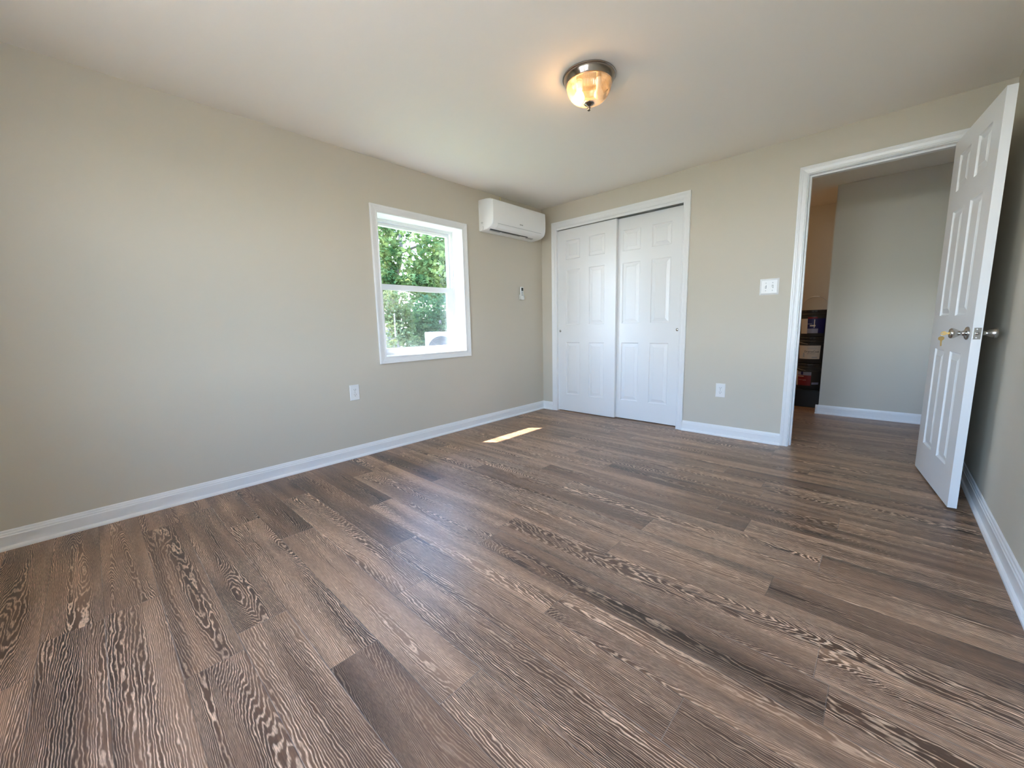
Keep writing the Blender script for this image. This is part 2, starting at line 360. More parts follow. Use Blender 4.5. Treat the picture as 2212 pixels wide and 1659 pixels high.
struct('wall_hall_left', MB().box((0.0, 0.9, 0), (0.1, 2.33, H)), M['wall'], 'hall end wall left of the paint buckets', 'wall')
struct('wall_closet', MB().box((0.0, 0.80, 0), (1.9, 0.9, H)).box((1.8, 0.12, 0), (1.9, 0.8, H)), M['wall'], 'closet inside walls behind the sliding doors', 'wall')
struct('wall_hall_near', MB().box((WX, 0.02, 0), (4.4, 0.12, H)), M['wall'], 'hall side wall beyond the bedroom corner', 'wall')
struct('ceiling', MB().box((-0.2, YF-.2, H), (4.4, 2.45, H+.12)), M['ceiling'], 'flat off white ceiling over the room and hall', 'ceiling')

def make_floor():
    x0, x1, y0, y1 = -0.0, 4.4, YF, 2.45
    ends = {0: 2.926, 2: 2.594, 3: 2.898, 4: 2.215, 5: 2.773, 6: .900, 7: 2.95, 8: .405, 9: .925, 10: .120, 11: .44, 12: .93, 13: .59}
    # dark planks seen in the photograph: (row, position along x inside the plank) -> tone
    DARK = {(0, 2.5): .08, (2, 2.2): .12, (3, 3.3): .10, (4, 1.7): .1, (5, 3.1): .02, (6, .5): .05, (8, .2): .02, (8, 2.2): .2, (9, .5): .04,
            (10, .9): .1, (11, .2): .05, (12, .5): .05, (13, 2.2): .22, (1, 3.2): .25, (-3, 2.8): .25, (7, 1.2): .75, (9, 1.7): .8, (11, 1.2): .8,
            (12, 1.5): .7, (14, 1.6): .6, (14, .9): .3}
    me = bpy.data.meshes.new('floor'); bm = bmesh.new()
    ug = bm.loops.layers.uv.new('grain'); ue = bm.loops.layers.uv.new('edge'); cl = bm.loops.layers.float_color.new('plank')
    rnd = random.Random(11)
    k0 = math.floor((ROW0 - y1) / ROW) - 1; k1 = math.ceil((ROW0 - y0) / ROW) + 1
    for k in range(k0, k1):
        ya, yb = max(y0, ROW0 - (k+1)*ROW), min(y1, ROW0 - k*ROW)
        if yb - ya < 1e-4: continue
        off = ends.get(k, rnd.uniform(0, PLEN)) % PLEN
        i = math.floor((x0 - off) / PLEN)
        while off + i*PLEN < x1:
            pa, pb = off + i*PLEN, off + (i+1)*PLEN; i += 1
            a, b = max(x0, pa), min(x1, pb)
            if b - a < 1e-4: continue
            tone = rnd.choice((.44, .48, .5, .52, .55, .58, .62)); kind = rnd.choice((0.0, .05, .12, .25, .4, .6, .8)); light = rnd.uniform(.45, 1)
            for (kk, xx), t in DARK.items():
                if kk == k and pa <= xx < pb: tone = t + .12 if t < .3 else t; light = 0.05 if t < .3 else light
            so, sv = rnd.uniform(0, 90), rnd.uniform(0, 40)
            f = bm.faces.new([bm.verts.new((x, y, 0)) for x, y in ((a, ya), (b, ya), (b, yb), (a, yb))])
            for lp in f.loops:
                x, y = lp.vert.co.x, lp.vert.co.y
                lp[ug].uv = (x - pa + so, y - ya + sv)
                lp[ue].uv = ((x - pa)/PLEN, (y - (ROW0-(k+1)*ROW))/ROW); lp[cl] = (tone, kind, light, 1)
    # slab underneath
    vs = [bm.verts.new(p) for p in ((x0,y0,-.08),(x1,y0,-.08),(x1,y1,-.08),(x0,y1,-.08))]; bm.faces.new(vs[::-1])
    bm.to_mesh(me); bm.free(); me.materials.append(M['floor'])
    o = bpy.data.objects.new('floor', me); C.objects.link(o)
    tag(o, 'dark brown oak plank floor running through room and hall', 'floor', kind='structure')
make_floor()

# baseboards with shoe moulding: profile (out from wall, height)
BB = [(0,0),(.026,0),(.0255,.008),(.021,.015),(.0135,.0185),(.0135,.066),(.011,.070),(.0105,.078),(.0075,.082),(.006,.090),(.003,.094),(0,.094)]
def baseboard(name, runs, label):
    mb = MB()
    for P, a0, a1 in runs: mb.prism(BB, P, a0, a1)
    struct(name, mb, M['trim'], label, 'baseboard')
CAS = [(0,0),(0,.009),(.004,.012),(.010,.012),(.012,.0095),(.018,.010),(.030,.0125),(.034,.015),(.040,.0155),(.044,.0175),(.052,.018),(.055,.016),(.055,0)]
def cas(w): return [(o*w/.055, -d) for o, d in CAS]
baseboard('baseboard_left', [(lambda p, q, a: (p, a, q), YF, 0)], 'white baseboard along the left wall under the window')
baseboard('baseboard_back', [(lambda p, q, a: (a, -p, q), 0, .154), (lambda p, q, a: (a, -p, q), 1.681, 2.461)], 'white baseboard between the closet and the doorway')
baseboard('baseboard_right', [(lambda p, q, a: (WX - p, a, q), YF, -.0)], 'white baseboard on the right wall beside the open door')
baseboard('baseboard_front', [(lambda p, q, a: (a, YF + p, q), 0, WX)], 'white baseboard under the windows behind the viewer')
baseboard('baseboard_hall', [(lambda p, q, a: (a, 1.56 - p, q), 2.524, 4.3), (lambda p, q, a: (2.55 - p, a, q), 1.534, 2.33)], 'white baseboard at the foot of the pale hall wall')

# ---------------------------------------------------------------- windows
def window(name, P, rect, label, casing=True):
    a0, b0, a1, b1 = rect
    root = empty(name, P((a0+a1)/2, b0, 0)); tag(root, label, 'window', kind='structure'); Q = rel(root, P)
    if casing: MB().ring(Q, rect, cas(.060)).build('casing', M['trim'], root)
    mb = MB()
    mb.ring(Q, rect, [(0, 0), (0, .145), (.012, .145), (.012, 0)]); mb.build('jamb', M['trim'], root)
    MB().ring(Q, rect, [(0,.140),(-.010,.140),(-.010,.146),(-.022,.146),(-.022,.215),(0,.215)]).build('frame', M['vinyl'], root)
    zm = 1.367
    # upper sash, set further out
    u = (a0+.048, zm+.012, a1-.048, b1-.050)
    us = MB().ring(Q, u, [(0,.174),(.003,.169),(.026,.169),(.026,.196),(0,.196)]).build('upper_sash', M['vinyl'], root)
    MB().box2(Q, (u[0]-.004, u[1]-.004, .180), (u[2]+.004, u[3]+.004, .184)).build('pane', M['pane'], us)
    l = (a0+.090, b0+.056, a1-.090, zm-.022)
    lp = [(0,.150),(.004,.144),(.044,.144),(.048,.147),(.062,.147),(.062,.166),(0,.166)]
    ls = MB()
    # stiles and rails with different widths
    ls.box2(Q, (a0+.024, b0+.022, .143), (l[0], zm+.022, .167)); ls.box2(Q, (l[2], b0+.022, .143), (a1-.024, zm+.022, .167))
    ls.box2(Q, (l[0], zm-.022, .143), (l[2], zm+.022, .167)); ls.box2(Q, (l[0], b0+.022, .143), (l[2], l[1], .167))
    ls.box2(Q, (l[0], b0+.036, .139), (l[2], b0+.043, .143)); ls.box2(Q, (a0+.03, zm+.022, .146), (a1-.03, zm+.027, .163))
    ls = ls.build('lower_sash', M['vinyl'], root)
    MB().box2(Q, (l[0]-.003, l[1]-.003, .153), (l[2]+.003, l[3]+.003, .157)).build('pane', M['pane'], ls)
    sc = MB().box2(Q, (a0+.04, b0+.035, .2005), (a1-.04, zm, .2015)).build('insect_screen', M['screen'], root)
    MB().ring(Q, (a0+.04, b0+.035, a1-.04, zm), [(0,.199),(.012,.199),(.012,.207),(0,.207)]).build('screen_frame', M['vinyl'], sc)
    return root
def _box2(s, Q, lo, hi):
    c = [Q(*p) for p in ((lo[0],lo[1],lo[2]),(hi[0],lo[1],lo[2]),(hi[0],hi[1],lo[2]),(lo[0],hi[1],lo[2]),(lo[0],lo[1],hi[2]),(hi[0],lo[1],hi[2]),(hi[0],hi[1],hi[2]),(lo[0],hi[1],hi[2]))]
    return s.add(c, [(0,3,2,1),(4,5,6,7),(0,1,5,4),(1,2,6,5),(2,3,7,6),(3,0,4,7)])
MB.box2 = _box2
window('window_1', PL, WIN, 'white framed sash window in the left wall showing green trees')
window('window_2', PF, FW1, 'left one of the paired sash windows behind the viewer')
window('window_3', PF, FW2, 'right one of the paired sash windows behind the viewer')
window('hall_fill_window', PE, WE, 'unseen sash window added in the hall end wall to brighten the hall')  # unseen window, added to let more daylight onto the hall wall
for nm, P, r in (('hall', PE, WE), ('left', PL, WIN), ('front', PF, (FW1[0], FW1[1], FW2[2], FW2[3]))):   # sampling portals in the openings
    ld = bpy.data.lights.new('portal_' + nm, 'AREA'); ld.shape = 'RECTANGLE'; ld.size = r[2]-r[0]; ld.size_y = r[3]-r[1]; ld.cycles.is_portal = True
    lo = bpy.data.objects.new('portal_' + nm, ld); C.objects.link(lo); lo.location = P((r[0]+r[2])/2, (r[1]+r[3])/2, .22)
    d = Vector(P(0,0,0)) - Vector(P(0,0,1)); lo.rotation_euler = d.to_track_quat('-Z', 'Z').to_euler()

# ---------------------------------------------------------------- doors
ROWS = ((.204-.008, .814-.008), (1.012-.008, 1.622-.008), (1.736-.008, 1.942-.008))   # panel heights above the leaf foot
PANEL = [(0,0),(.004,-.0055),(.008,-.0085),(.014,-.0090),(.040,-.0022),(.0425,-.0005)]
def leaf_mb(w, h, t, cols, rows):
    """six panel moulded leaf, x 0..w, y 0..t, z 0..h, both faces moulded"""
    mb = MB(); xs = [0] + [x for c in cols for x in c] + [w]; zs = [0] + [z for r in rows for z in r] + [h]
    for face in (0, 1):
        Y = (lambda d: -d) if face == 0 else (lambda d: t + d)
        for i in range(len(xs)-1):
            for j in range(len(zs)-1):
                a, b, c, d = xs[i], zs[j], xs[i+1], zs[j+1]
                if i % 2 and j % 2:
                    prev = None
                    for o, dep in PANEL:
                        lp = [(a+o, Y(dep), b+o), (c-o, Y(dep), b+o), (c-o, Y(dep), d-o), (a+o, Y(dep), d-o)]
                        if prev: mb.add(prev + lp, [(k, (k+1) % 4, 4+(k+1) % 4, 4+k) for k in range(4)])
                        prev = lp
                    mb.add(prev, [(0,1,2,3)])
                else: mb.add([(a,Y(0),b),(c,Y(0),b),(c,Y(0),d),(a,Y(0),d)], [(0,1,2,3)])
    mb.add([(0,0,0),(w,0,0),(w,t,0),(0,t,0),(0,0,h),(w,0,h),(w,t,h),(0,t,h)], [(0,1,2,3),(4,5,6,7),(1,2,6,5),(0,3,7,4)])
    return mb
# closet: two sliding leaves
def closet_leaf(name, x, y, label, pull_x):
    r = empty(name, (x, y, .008)); tag(r, label, 'closet door', kind='structure')
    leaf_mb(.758, 2.052, .035, ((.131, .321), (.437, .627)), ROWS).build('leaf', M['door'], r)
    k = MB().lathe([(0.0001, -.0045), (.0075, -.0045), (.010, -.0025), (.0125, -.002), (.0135, 0.0)], (pull_x, 0, .934), 24, 'Y').build('finger_pull', M['nickel'], r)
    k['label'] = 'small round satin metal finger pull'
closet_leaf('door_2', .188, .030, 'left white six panel sliding closet door, in front', .052)
closet_leaf('door_3', .866, .072, 'right white six panel sliding closet door, set behind', .706)
tr = empty('trim_1', (.93, 0, 2.1)); tag(tr, 'white casing framing the sliding closet doors', 'door frame', kind='structure'); Q = rel(tr, PB)
MB().ring(Q, (.2165, 0, 1.6185, 2.0865), cas(.0625), 3).build('casing', M['trim'], tr)
MB().box2(Q, (.200,0,0),(.213,2.100,.12)).box2(Q, (1.622,0,0),(1.635,2.1,.12)).box2(Q, (.213,2.088,0),(1.622,2.1,.12)).build('jamb', M['trim'], tr)
MB().box2(Q, (.213,2.064,.002),(1.622,2.088,.014)).build('header_strip', M['trim'], tr)
tk = MB()
for y in (.022, .045, .062, .085, .110): tk.box2(Q, (.213,2.062,y),(1.622,2.088,y+.0025))
tk.box2(Q, (.213,2.083,.02),(1.622,2.088,.115)); tk = tk.build('sliding_track', M['alu'], tr); tk['label'] = 'grey metal track over the doors'

# doorway casing and jambs
tr2 = empty('trim_2', (2.9, 0, 2.07)); tag(tr2, 'white casing and jambs around the open doorway', 'door frame', kind='structure'); Q = rel(tr2, PB)
MB().ring(Q, (2.5115, 0, 3.280, 2.0645), cas(.053), 3).build('casing', M['trim'], tr2)
MB().ring(lambda a, b, c: Q(a, b, .12 - c), (2.5115, 0, 3.280, 2.0645), cas(.053), 3).build('hall_casing', M['trim'], tr2)
MB().ring(Q, (2.5160, 0, 3.2755, 2.060), [(0,-.001),(0,.121),(.016,.121),(.016,-.001)], 3).build('jamb', M['trim'], tr2)
MB().ring(Q, (2.5270, 0, 3.2645, 2.049), [(0,.041),(0,.072),(.011,.072),(.011,.041)], 3).build('stop', M['trim'], tr2)
sp = MB().box2(Q, (2.5155,.895,.008),(2.5165,.952,.034)).build('strike_plate', M['nickel'], tr2); sp['label'] = 'small nickel strike plate'

# open door: local x runs from the hinge pin towards the latch, closed it would point to -x of the room
DW, DH, DT = .752, 2.034, .035
door = empty('door_1', (3.272, -.008, .010), math.radians(97.2 + 180)); tag(door, 'white six panel door standing open at the right, key in its knob', 'door', kind='structure')
# in this frame x points from hinge to latch, the hall face is y = -DT
lf = leaf_mb(DW, DH, DT, ((.128, .318), (.434, .624)), tuple((a-.002, b-.002) for a, b in ROWS))
for i, p in enumerate(lf.v): lf.v[i] = (p[0], p[1] - DT, p[2])
lf = lf.build('leaf', M['door'], door)
for z in (.18, 1.0, 1.82):
    hg = MB().lathe([(.0001,-.045),(.006,-.045),(.006,.045),(.0001,.045)], (-.004, .004, z), 12).box((0,-.032,z-.044),(-.0015,0,z+.044)).build('hinge', M['nickel'], door)
KX, KZ = DW - .062, .912
def knob(side):
    s = -1 if side == 'hall' else 1; y0 = -DT if side == 'hall' else 0.0
    prof = [(.0001,0),(.033,0),(.0335,.003),(.031,.007),(.024,.010),(.014,.013),(.0115,.020),(.0115,.026),(.015,.032),(.020,.040),(.0245,.048),(.0262,.055),(.0255,.060),(.022,.064),(.012,.066),(.0001,.066)]
    return MB().lathe([(r, y0 + s*h) for r, h in prof], (KX, 0, KZ), 36, 'Y').build('knob', M['nickel'], door)
k1 = knob('hall'); k2 = knob('room')
MB().lathe([(.0001,-DT-.0675),(.0075,-DT-.0675),(.008,-DT-.066)], (KX,0,KZ), 20, 'Y').build('keyhole_cylinder', M['brass'], k1)
lp = MB().box((DW, -.0305, KZ-.0285), (DW+.0012, -.0045, KZ+.0285), .0005).build('latch_plate', M['nickel'], door); lp['label'] = 'nickel latch plate on the door edge'
MB().lathe([(.0001, DW+.013), (.0068, DW+.012), (.0068, DW+.001)], (0, -.0175, KZ), 20, 'X').build('latch_bolt', M['nickel'], lp)
for dz in (-.021, .021): MB().lathe([(.0001, DW+.0018), (.0035, DW+.0016), (.004, DW+.0012)], (0, -.0175, KZ+dz), 14, 'X').build('screw', M['steel'], lp)
door_m = Matrix.Translation(door.location) @ Matrix.Rotation(door.rotation_euler.z, 4, 'Z')

# keys hang from the lock of the open door
kl = door_m @ Vector((KX, -DT-.0685, KZ))
keys = empty('door_keys', kl, door.rotation_euler.z); tag(keys, 'two brass keys on a ring, one in the open door knob', 'keys')
def key_blade(mb, o, ax_l, ax_w, ax_t, bow_r, blade):
    """flat key: bow disc then toothed blade along ax_l"""
    o, l, w, t = Vector(o), Vector(ax_l), Vector(ax_w), Vector(ax_t); th = .0011
    out = []
    for k in range(20):
        a = math.radians(28) + (2*math.pi - math.radians(56)) * k / 19
        out.append((bow_r - bow_r*math.cos(a) * 1.0, bow_r*1.05*math.sin(a)))
    # out runs round the bow; blade leaves on the far side
    pts = [(-bow_r*math.cos(a), bow_r*1.1*math.sin(a)) for a in [math.radians(160) - 2*math.pi*0 - math.radians(320)*k/23 for k in range(24)]]
    bl = [(bow_r*.9, -.0035), (bow_r+.004, -.0035)]
    n = 6
    for k in range(n): bl += [(bow_r+.005+k*blade/n, -.0035 + (.0012 if k % 2 else .0)), (bow_r+.005+(k+.6)*blade/n, -.0024)]
    bl += [(bow_r+.006+blade, 0.0), (bow_r+.004+blade, .0030), (bow_r*.9, .0035)]
    ring = [(-bow_r*math.cos(a), bow_r*1.1*math.sin(a)) for a in [math.radians(20)*0 + math.radians(162) - math.radians(324)*k/23 for k in range(24)]]
    poly = ring + bl
    c = o + l * bow_r
    vs = [c + l*p + w*q + t*s for s in (-th, th) for p, q in poly]; m = len(poly)
    mb.add(vs, [tuple(range(m))[::-1], tuple(range(m, 2*m))] + [(i, (i+1) % m, m+(i+1) % m, m+i) for i in range(m)])
    return mb
# inserted key: bow points away from the lock (local -y), blade inside the cylinder
mb = MB(); pts = [(.0115*math.cos(a), .0105*math.sin(a)) for a in [2*math.pi*k/28 for k in range(28)]]
vs = [(t, -.016 + p, q) for t in (-.0012, .0012) for p, q in pts]
hole = [(t, -.0215 + .0028*math.cos(2*math.pi*k/28), .0028*math.sin(2*math.pi*k/28)) for t in (-.0012, .0012) for k in range(28)]
n = 28; fs = []
for k in range(n):
    k2_ = (k+1) % n
    fs += [(k, k2_, 2*n+k2_, 2*n+k), (n+k, 3*n+k, 3*n+k2_, n+k2_), (k, n+k, n+k2_, k2_), (2*n+k, 2*n+k2_, 3*n+k2_, 3*n+k)]
mb.add(vs + hole, fs); mb.box((-.0011, -.006, -.004), (.0011, .004, .004)); mb.build('inserted_key', M['brass'], keys)
rg = [(0, -.0225 + .0085*math.sin(a)*.35, -.0085 + .0085*math.cos(a)) for a in [2*math.pi*k/28 for k in range(28)]]
MB().tube(rg, .0007, 6, True).build('key_ring', M['steel'], keys)
key_blade(MB(), (0, -.0235, -.0145), (.0, .06, -1), (0.35, -.93, -.056), (.93, .35, .02), .0115, .023).build('hanging_key', M['brass'], keys)

# ---------------------------------------------------------------- ceiling light
LX, LY = 1.737, -1.740
lamp = empty('ceiling_light', (LX, LY, H)); tag(lamp, 'dome ceiling light of ribbed clear glass with dark nickel rim, lit', 'ceiling light')
MB().lathe([(.0001,0),(.140,0),(.1425,-.004),(.1415,-.008),(.1375,-.009),(.137,-.012),(.1345,-.020),(.1265,-.036),(.124,-.040),(.121,-.041),(.1185,-.039),(.116,-.030),(.110,-.012),(.0001,-.010)], (0,0,0), 72).build('canopy', M['bronze'], lamp).modifiers.new('edges', 'EDGE_SPLIT').split_angle = math.radians(25)
rib = lambda i, h: (.024 if i % 4 in (0, 1) else -.016) * (1.0 if h > -.118 else max(0.0, (h + .135)/.017))
gp = []
for k in range(19):
    t = k/18*math.pi/2; gp.append((max(.012, .1175*math.cos(t)**0.82), -.040 - .096*math.sin(t)))
gp = [(.1195,-.034),(.1205,-.040)] + gp
sh = MB().lathe(gp, (0,0,0), 288, rib=rib, smooth=True).build('glass_shade', M['shade'], lamp)
MB().tube([(.1205*math.cos(2*math.pi*k/64), .1205*math.sin(2*math.pi*k/64), -.041) for k in range(64)], .003, 6, True).build('shade_rim', M['shade'], sh)
MB().lathe([(.0001,-.126),(.0265,-.127),(.0285,-.131),(.026,-.136),(.017,-.142),(.009,-.147),(.0062,-.151),(.0066,-.153),(.0105,-.156),(.0066,-.159),(.006,-.161),(.008,-.164),(.0075,-.168),(.003,-.171),(.0001,-.1715)], (0,0,0), 32).build('finial', M['bronze'], lamp)
bd = Vector((-.62, -.35, 0)).normalized()
bx, by = bd.x*.052, bd.y*.052
bl = MB().lathe([(.0001,-.124),(.012,-.122),(.022,-.114),(.027,-.102),(.027,-.094),(.022,-.080),(.014,-.066),(.013,-.058)], (bx,by,0), 24).build('bulb', M['bulb'], lamp); bl['label'] = 'glowing warm bulb'
MB().lathe([(.013,-.058),(.016,-.056),(.016,-.012)], (bx,by,0), 20).build('socket', M['plastic'], lamp)
b2 = MB().lathe([(.0001,-.116),(.012,-.114),(.022,-.106),(.026,-.096),(.024,-.086),(.014,-.066),(.013,-.012)], (-bx,-by,0), 24).build('bulb', M['plastic'], lamp); b2['label'] = 'unlit white bulb'

# ---------------------------------------------------------------- wall air conditioner
Y0, Y1 = -.985, -.184
ac = empty('air_conditioner', (0, (Y0+Y1)/2, 1.945)); tag(ac, 'white wall mounted split air conditioner near the ceiling corner', 'air conditioner')
prof = [(.0,1.950),(.006,1.9455),(.06,1.946),(.105,1.9495),(.140,1.956),(.168,1.967),(.187,1.981),(.198,1.998),(.205,2.022),(.2085,2.060),(.209,2.110),(.2075,2.170),(.205,2.203),(.200,2.210),(.165,2.224),(.110,2.233),(.010,2.238),(.0,2.234)]
mb = MB(); n = len(prof)
def ac_end(y, ins):   # slightly inset rounded ends
    cx, cz = .1, 2.09
    return [(max(0.0, p + (cx-p)*ins), y, q + (cz-q)*ins) for p, q in prof]
rings = [ac_end(Y0, .05), ac_end(Y0+.004, .012), ac_end(Y0+.010, 0), ac_end(Y1-.010, 0), ac_end(Y1-.004, .012), ac_end(Y1, .05)]
vs = [Vector(p) - ac.location for r in rings for p in r]
fs = [tuple(range(n)), tuple((len(rings)-1)*n+i for i in range(n))[::-1]]
for j in range(len(rings)-1): fs += [(j*n+i, j*n+(i+1) % n, (j+1)*n+(i+1) % n, (j+1)*n+i) for i in range(n)]
mb.add(vs, fs, True); body = mb.build('body', M['ac'], ac)
body.modifiers.new('edges', 'EDGE_SPLIT').split_angle = math.radians(32)
def ac_strip(name, i0, i1, y0, y1, off, m, th=.002):
    """thin panel lying on the curved underside between arc positions i0..i1 (fraction of the profile index)"""
    P_ = []
    for k in range(9):
        f = i0 + (i1-i0)*k/8; i = int(f); g = f - i; a, b = prof[i], prof[i+1]
        t = Vector((b[0]-a[0], 0, b[1]-a[1])).normalized(); nn = Vector((t.z, 0, -t.x))
        P_.append((Vector((a[0]+(b[0]-a[0])*g, 0, a[1]+(b[1]-a[1])*g)), nn))
    vs = [];
    for y in (y0, y1):
        vs += [p + nn*off + Vector((0,y,0)) - ac.location for p, nn in P_] + [p + nn*(off-th) + Vector((0,y,0)) - ac.location for p, nn in P_[::-1]]
    k = len(P_)*2
    return MB().add(vs, [tuple(range(k))[::-1], tuple(range(k, 2*k))] + [(i, (i+1) % k, k+(i+1) % k, k+i) for i in range(k)]).build(name, m, ac)
ac_strip('louver', 4.0, 6.85, -.905, -.262, .0022, M['ac'])
o_ = ac_strip('louver_seam', 6.88, 7.02, -.915, -.255, .0012, M['pale_grey'])
o_ = ac_strip('outlet_slot', 3.30, 3.75, -.950, -.395, .0030, M['slot']); o_['label'] = 'black air outlet slot'
ac_strip('vane', 2.55, 3.35, -.930, -.785, .0012, M['pale_grey']); ac_strip('vane', 2.75, 3.25, -.77, -.50, .0010, M['pale_grey']); ac_strip('vane', 2.55, 3.35, -.395, -.29, .0012, M['pale_grey'])
text_mesh('BIONSE', .0145, 'logo', M['grey_print'], ac, lambda x, y, z: Vector((.2068 + z, -.582 + x, 2.031 + y)) - ac.location)
for z, r in ((2.012, .011), (2.004, .008)):
    pts = [Vector((.045 + r*1.5*math.cos(a), Y0-.0002, z + r*math.sin(a))) - ac.location for a in [math.radians(10+15*k) for k in range(9)]]
    MB().tube(pts, .0012, 5).build('end_mark', M['grey_print'], ac)
pts = [Vector((.052 + .014*math.cos(a), Y0-.0002, 1.968 + .022*math.sin(a))) - ac.location for a in [math.radians(-70+14*k) for k in range(9)]]
MB().tube(pts, .0009, 5).build('end_mark', M['grey_print'], ac)
w_ = MB().tube([Vector(p) - ac.location for p in ((.10,-.775,2.225),(.098,-.772,2.250),(.104,-.778,2.268),(.112,-.790,2.276),(.118,-.800,2.272))], [.003,.003,.0055,.006,.003], 8).build('wire_end', M['yellow_wire'], ac); w_['label'] = 'pale yellow wire end poking up'

# remote and holder
hold = empty('remote_holder', (0, -.378, 1.30)); tag(hold, 'white wall cradle holding the air conditioner remote', 'holder')
mb = MB().box((0,-.031,0),(.0025,.031,.058)).box((.0,-.031,0),(.024,-.0285,.055)).box((.0,.0285,0),(.024,.031,.052)).box((0,-.031,0),(.024,.031,.0025)).box((.0215,-.031,0),(.024,.031,.030))
mb.build('cradle', M['plastic'], hold)
rem = empty('remote_control', (.0035, -.378, 1.3035)); tag(rem, 'slim white remote control with dark screen in its wall cradle', 'remote control')
MB().box((0,-.0225,0),(.0165,.0225,.138),.004).build('body', M['plastic'], rem)
MB().box((.0165,-.0165,.094),(.0171,.0165,.128)).build('screen', M['lcd'], rem)
for i in range(4):
    for j in range(2): MB().box((.0165,-.0145+j*.016,.040+i*.0125),(.0174,-.0015+j*.016,.048+i*.0125),.0003).build('button', M['pale_grey'], rem)

# outlets, built facing +y local -> rotated to the wall; local x right, y towards the room, z up
def outlet(loc, rz, label):
    r = empty('electrical_outlet', loc, rz); tag(r, label, 'outlet')
    w, h = .0385, .061
    mb = MB(); lv = [(w,0,h),(w,.002,h),(w-.004,.0055,h-.004)]
    vs = [(sx*a, y, sz*b) for a, y, b in lv for sx, sz in ((-1,-1),(1,-1),(1,1),(-1,1))]
    mb.add(vs, [(k, (k+1) % 4, 4+(k+1) % 4, 4+k) for k in range(4)] + [(4+k, 4+(k+1) % 4, 8+(k+1) % 4, 8+k) for k in range(4)] + [(8,9,10,11)]); mb.build('cover_plate', M['plastic'], r)
    for dz in (.0195, -.0195):
        pts = []
        for k in range(32):
            a = 2*math.pi*k/32; pts.append((.0172*math.cos(a), max(-.0125, min(.0125, .0172*math.sin(a)))))
        vs = [(x, y, z+dz) for y, s in ((.0045, 1), (.0068, 1), (.0072, .95)) for x, z in [(px*s, pz*s) for px, pz in pts]]
        n = 32; fs = [tuple(range(2*n, 3*n))] + [(j*n+i, j*n+(i+1) % n, (j+1)*n+(i+1) % n, (j+1)*n+i) for j in range(2) for i in range(n)]
        rc = MB().add(vs, fs).build('receptacle', M['plastic'], r)
        sm = MB().box((-.0078,.0071,dz+.0005),(-.0055,.0075,dz+.0092)).box((.0055,.0071,dz+.0015),(.0075,.0075,dz+.0085))
        sm.lathe([(.0001,.0075),(.0026,.0075),(.0026,.0071)], (0,0,dz-.0062), 14, 'Y'); sm.build('slots', M['slot'], rc)
    MB().lathe([(.0001,.0066),(.0025,.0064),(.0032,.0055)], (0,0,0), 16, 'Y').build('screw', M['pale_grey'], r)
    return r
outlet((0, -2.371, .522), -math.pi/2, 'white wall outlet on the left wall below the window')
outlet((1.996, 0, .409), math.pi, 'white wall outlet between the closet and the doorway')
sw = empty('light_switch', (2.312, 0, 1.274), math.pi); tag(sw, 'white double light switch beside the doorway', 'light switch')
w, h = .0655, .063; lv = [(w,0,h),(w,.0012,h),(w-.013,.0075,h-.013)]
vs = [(sx*a, y, sz*b) for a, y, b in lv for sx, sz in ((-1,-1),(1,-1),(1,1),(-1,1))]
MB().add(vs, [(k, (k+1) % 4, 4+(k+1) % 4, 4+k) for k in range(4)] + [(4+k, 4+(k+1) % 4, 8+(k+1) % 4, 8+k) for k in range(4)] + [(8,9,10,11)]).build('cover_plate', M['plastic'], sw)
for x, up in ((.023, 1), (-.023, -1)):
    MB().box((x-.0052,.0074,-.0122),(x+.0052,.0079,.0122)).build('switch_slot', M['slot'], sw)
    t = MB(); t.box((x-.0042,.0070,-.0095),(x+.0042,.0085,.0095))
    t.add([(x-.004,.007,-.006),(x+.004,.007,-.006),(x+.004,.007,.006),(x-.004,.007,.006),(x-.0035,.018,up*.011-.003),(x+.0035,.018,up*.011-.003),(x+.0035,.018,up*.011+.003),(x-.0035,.018,up*.011+.003)],
          [(4,5,6,7),(0,1,5,4),(1,2,6,5),(2,3,7,6),(3,0,4,7)]); t.build('toggle', M['plastic'], sw)
    for z in (-.030, .030): MB().lathe([(.0001,.0088),(.0026,.0086),(.0034,.0075)], (x,0,z), 14, 'Y').build('screw', M['pale_grey'], sw)

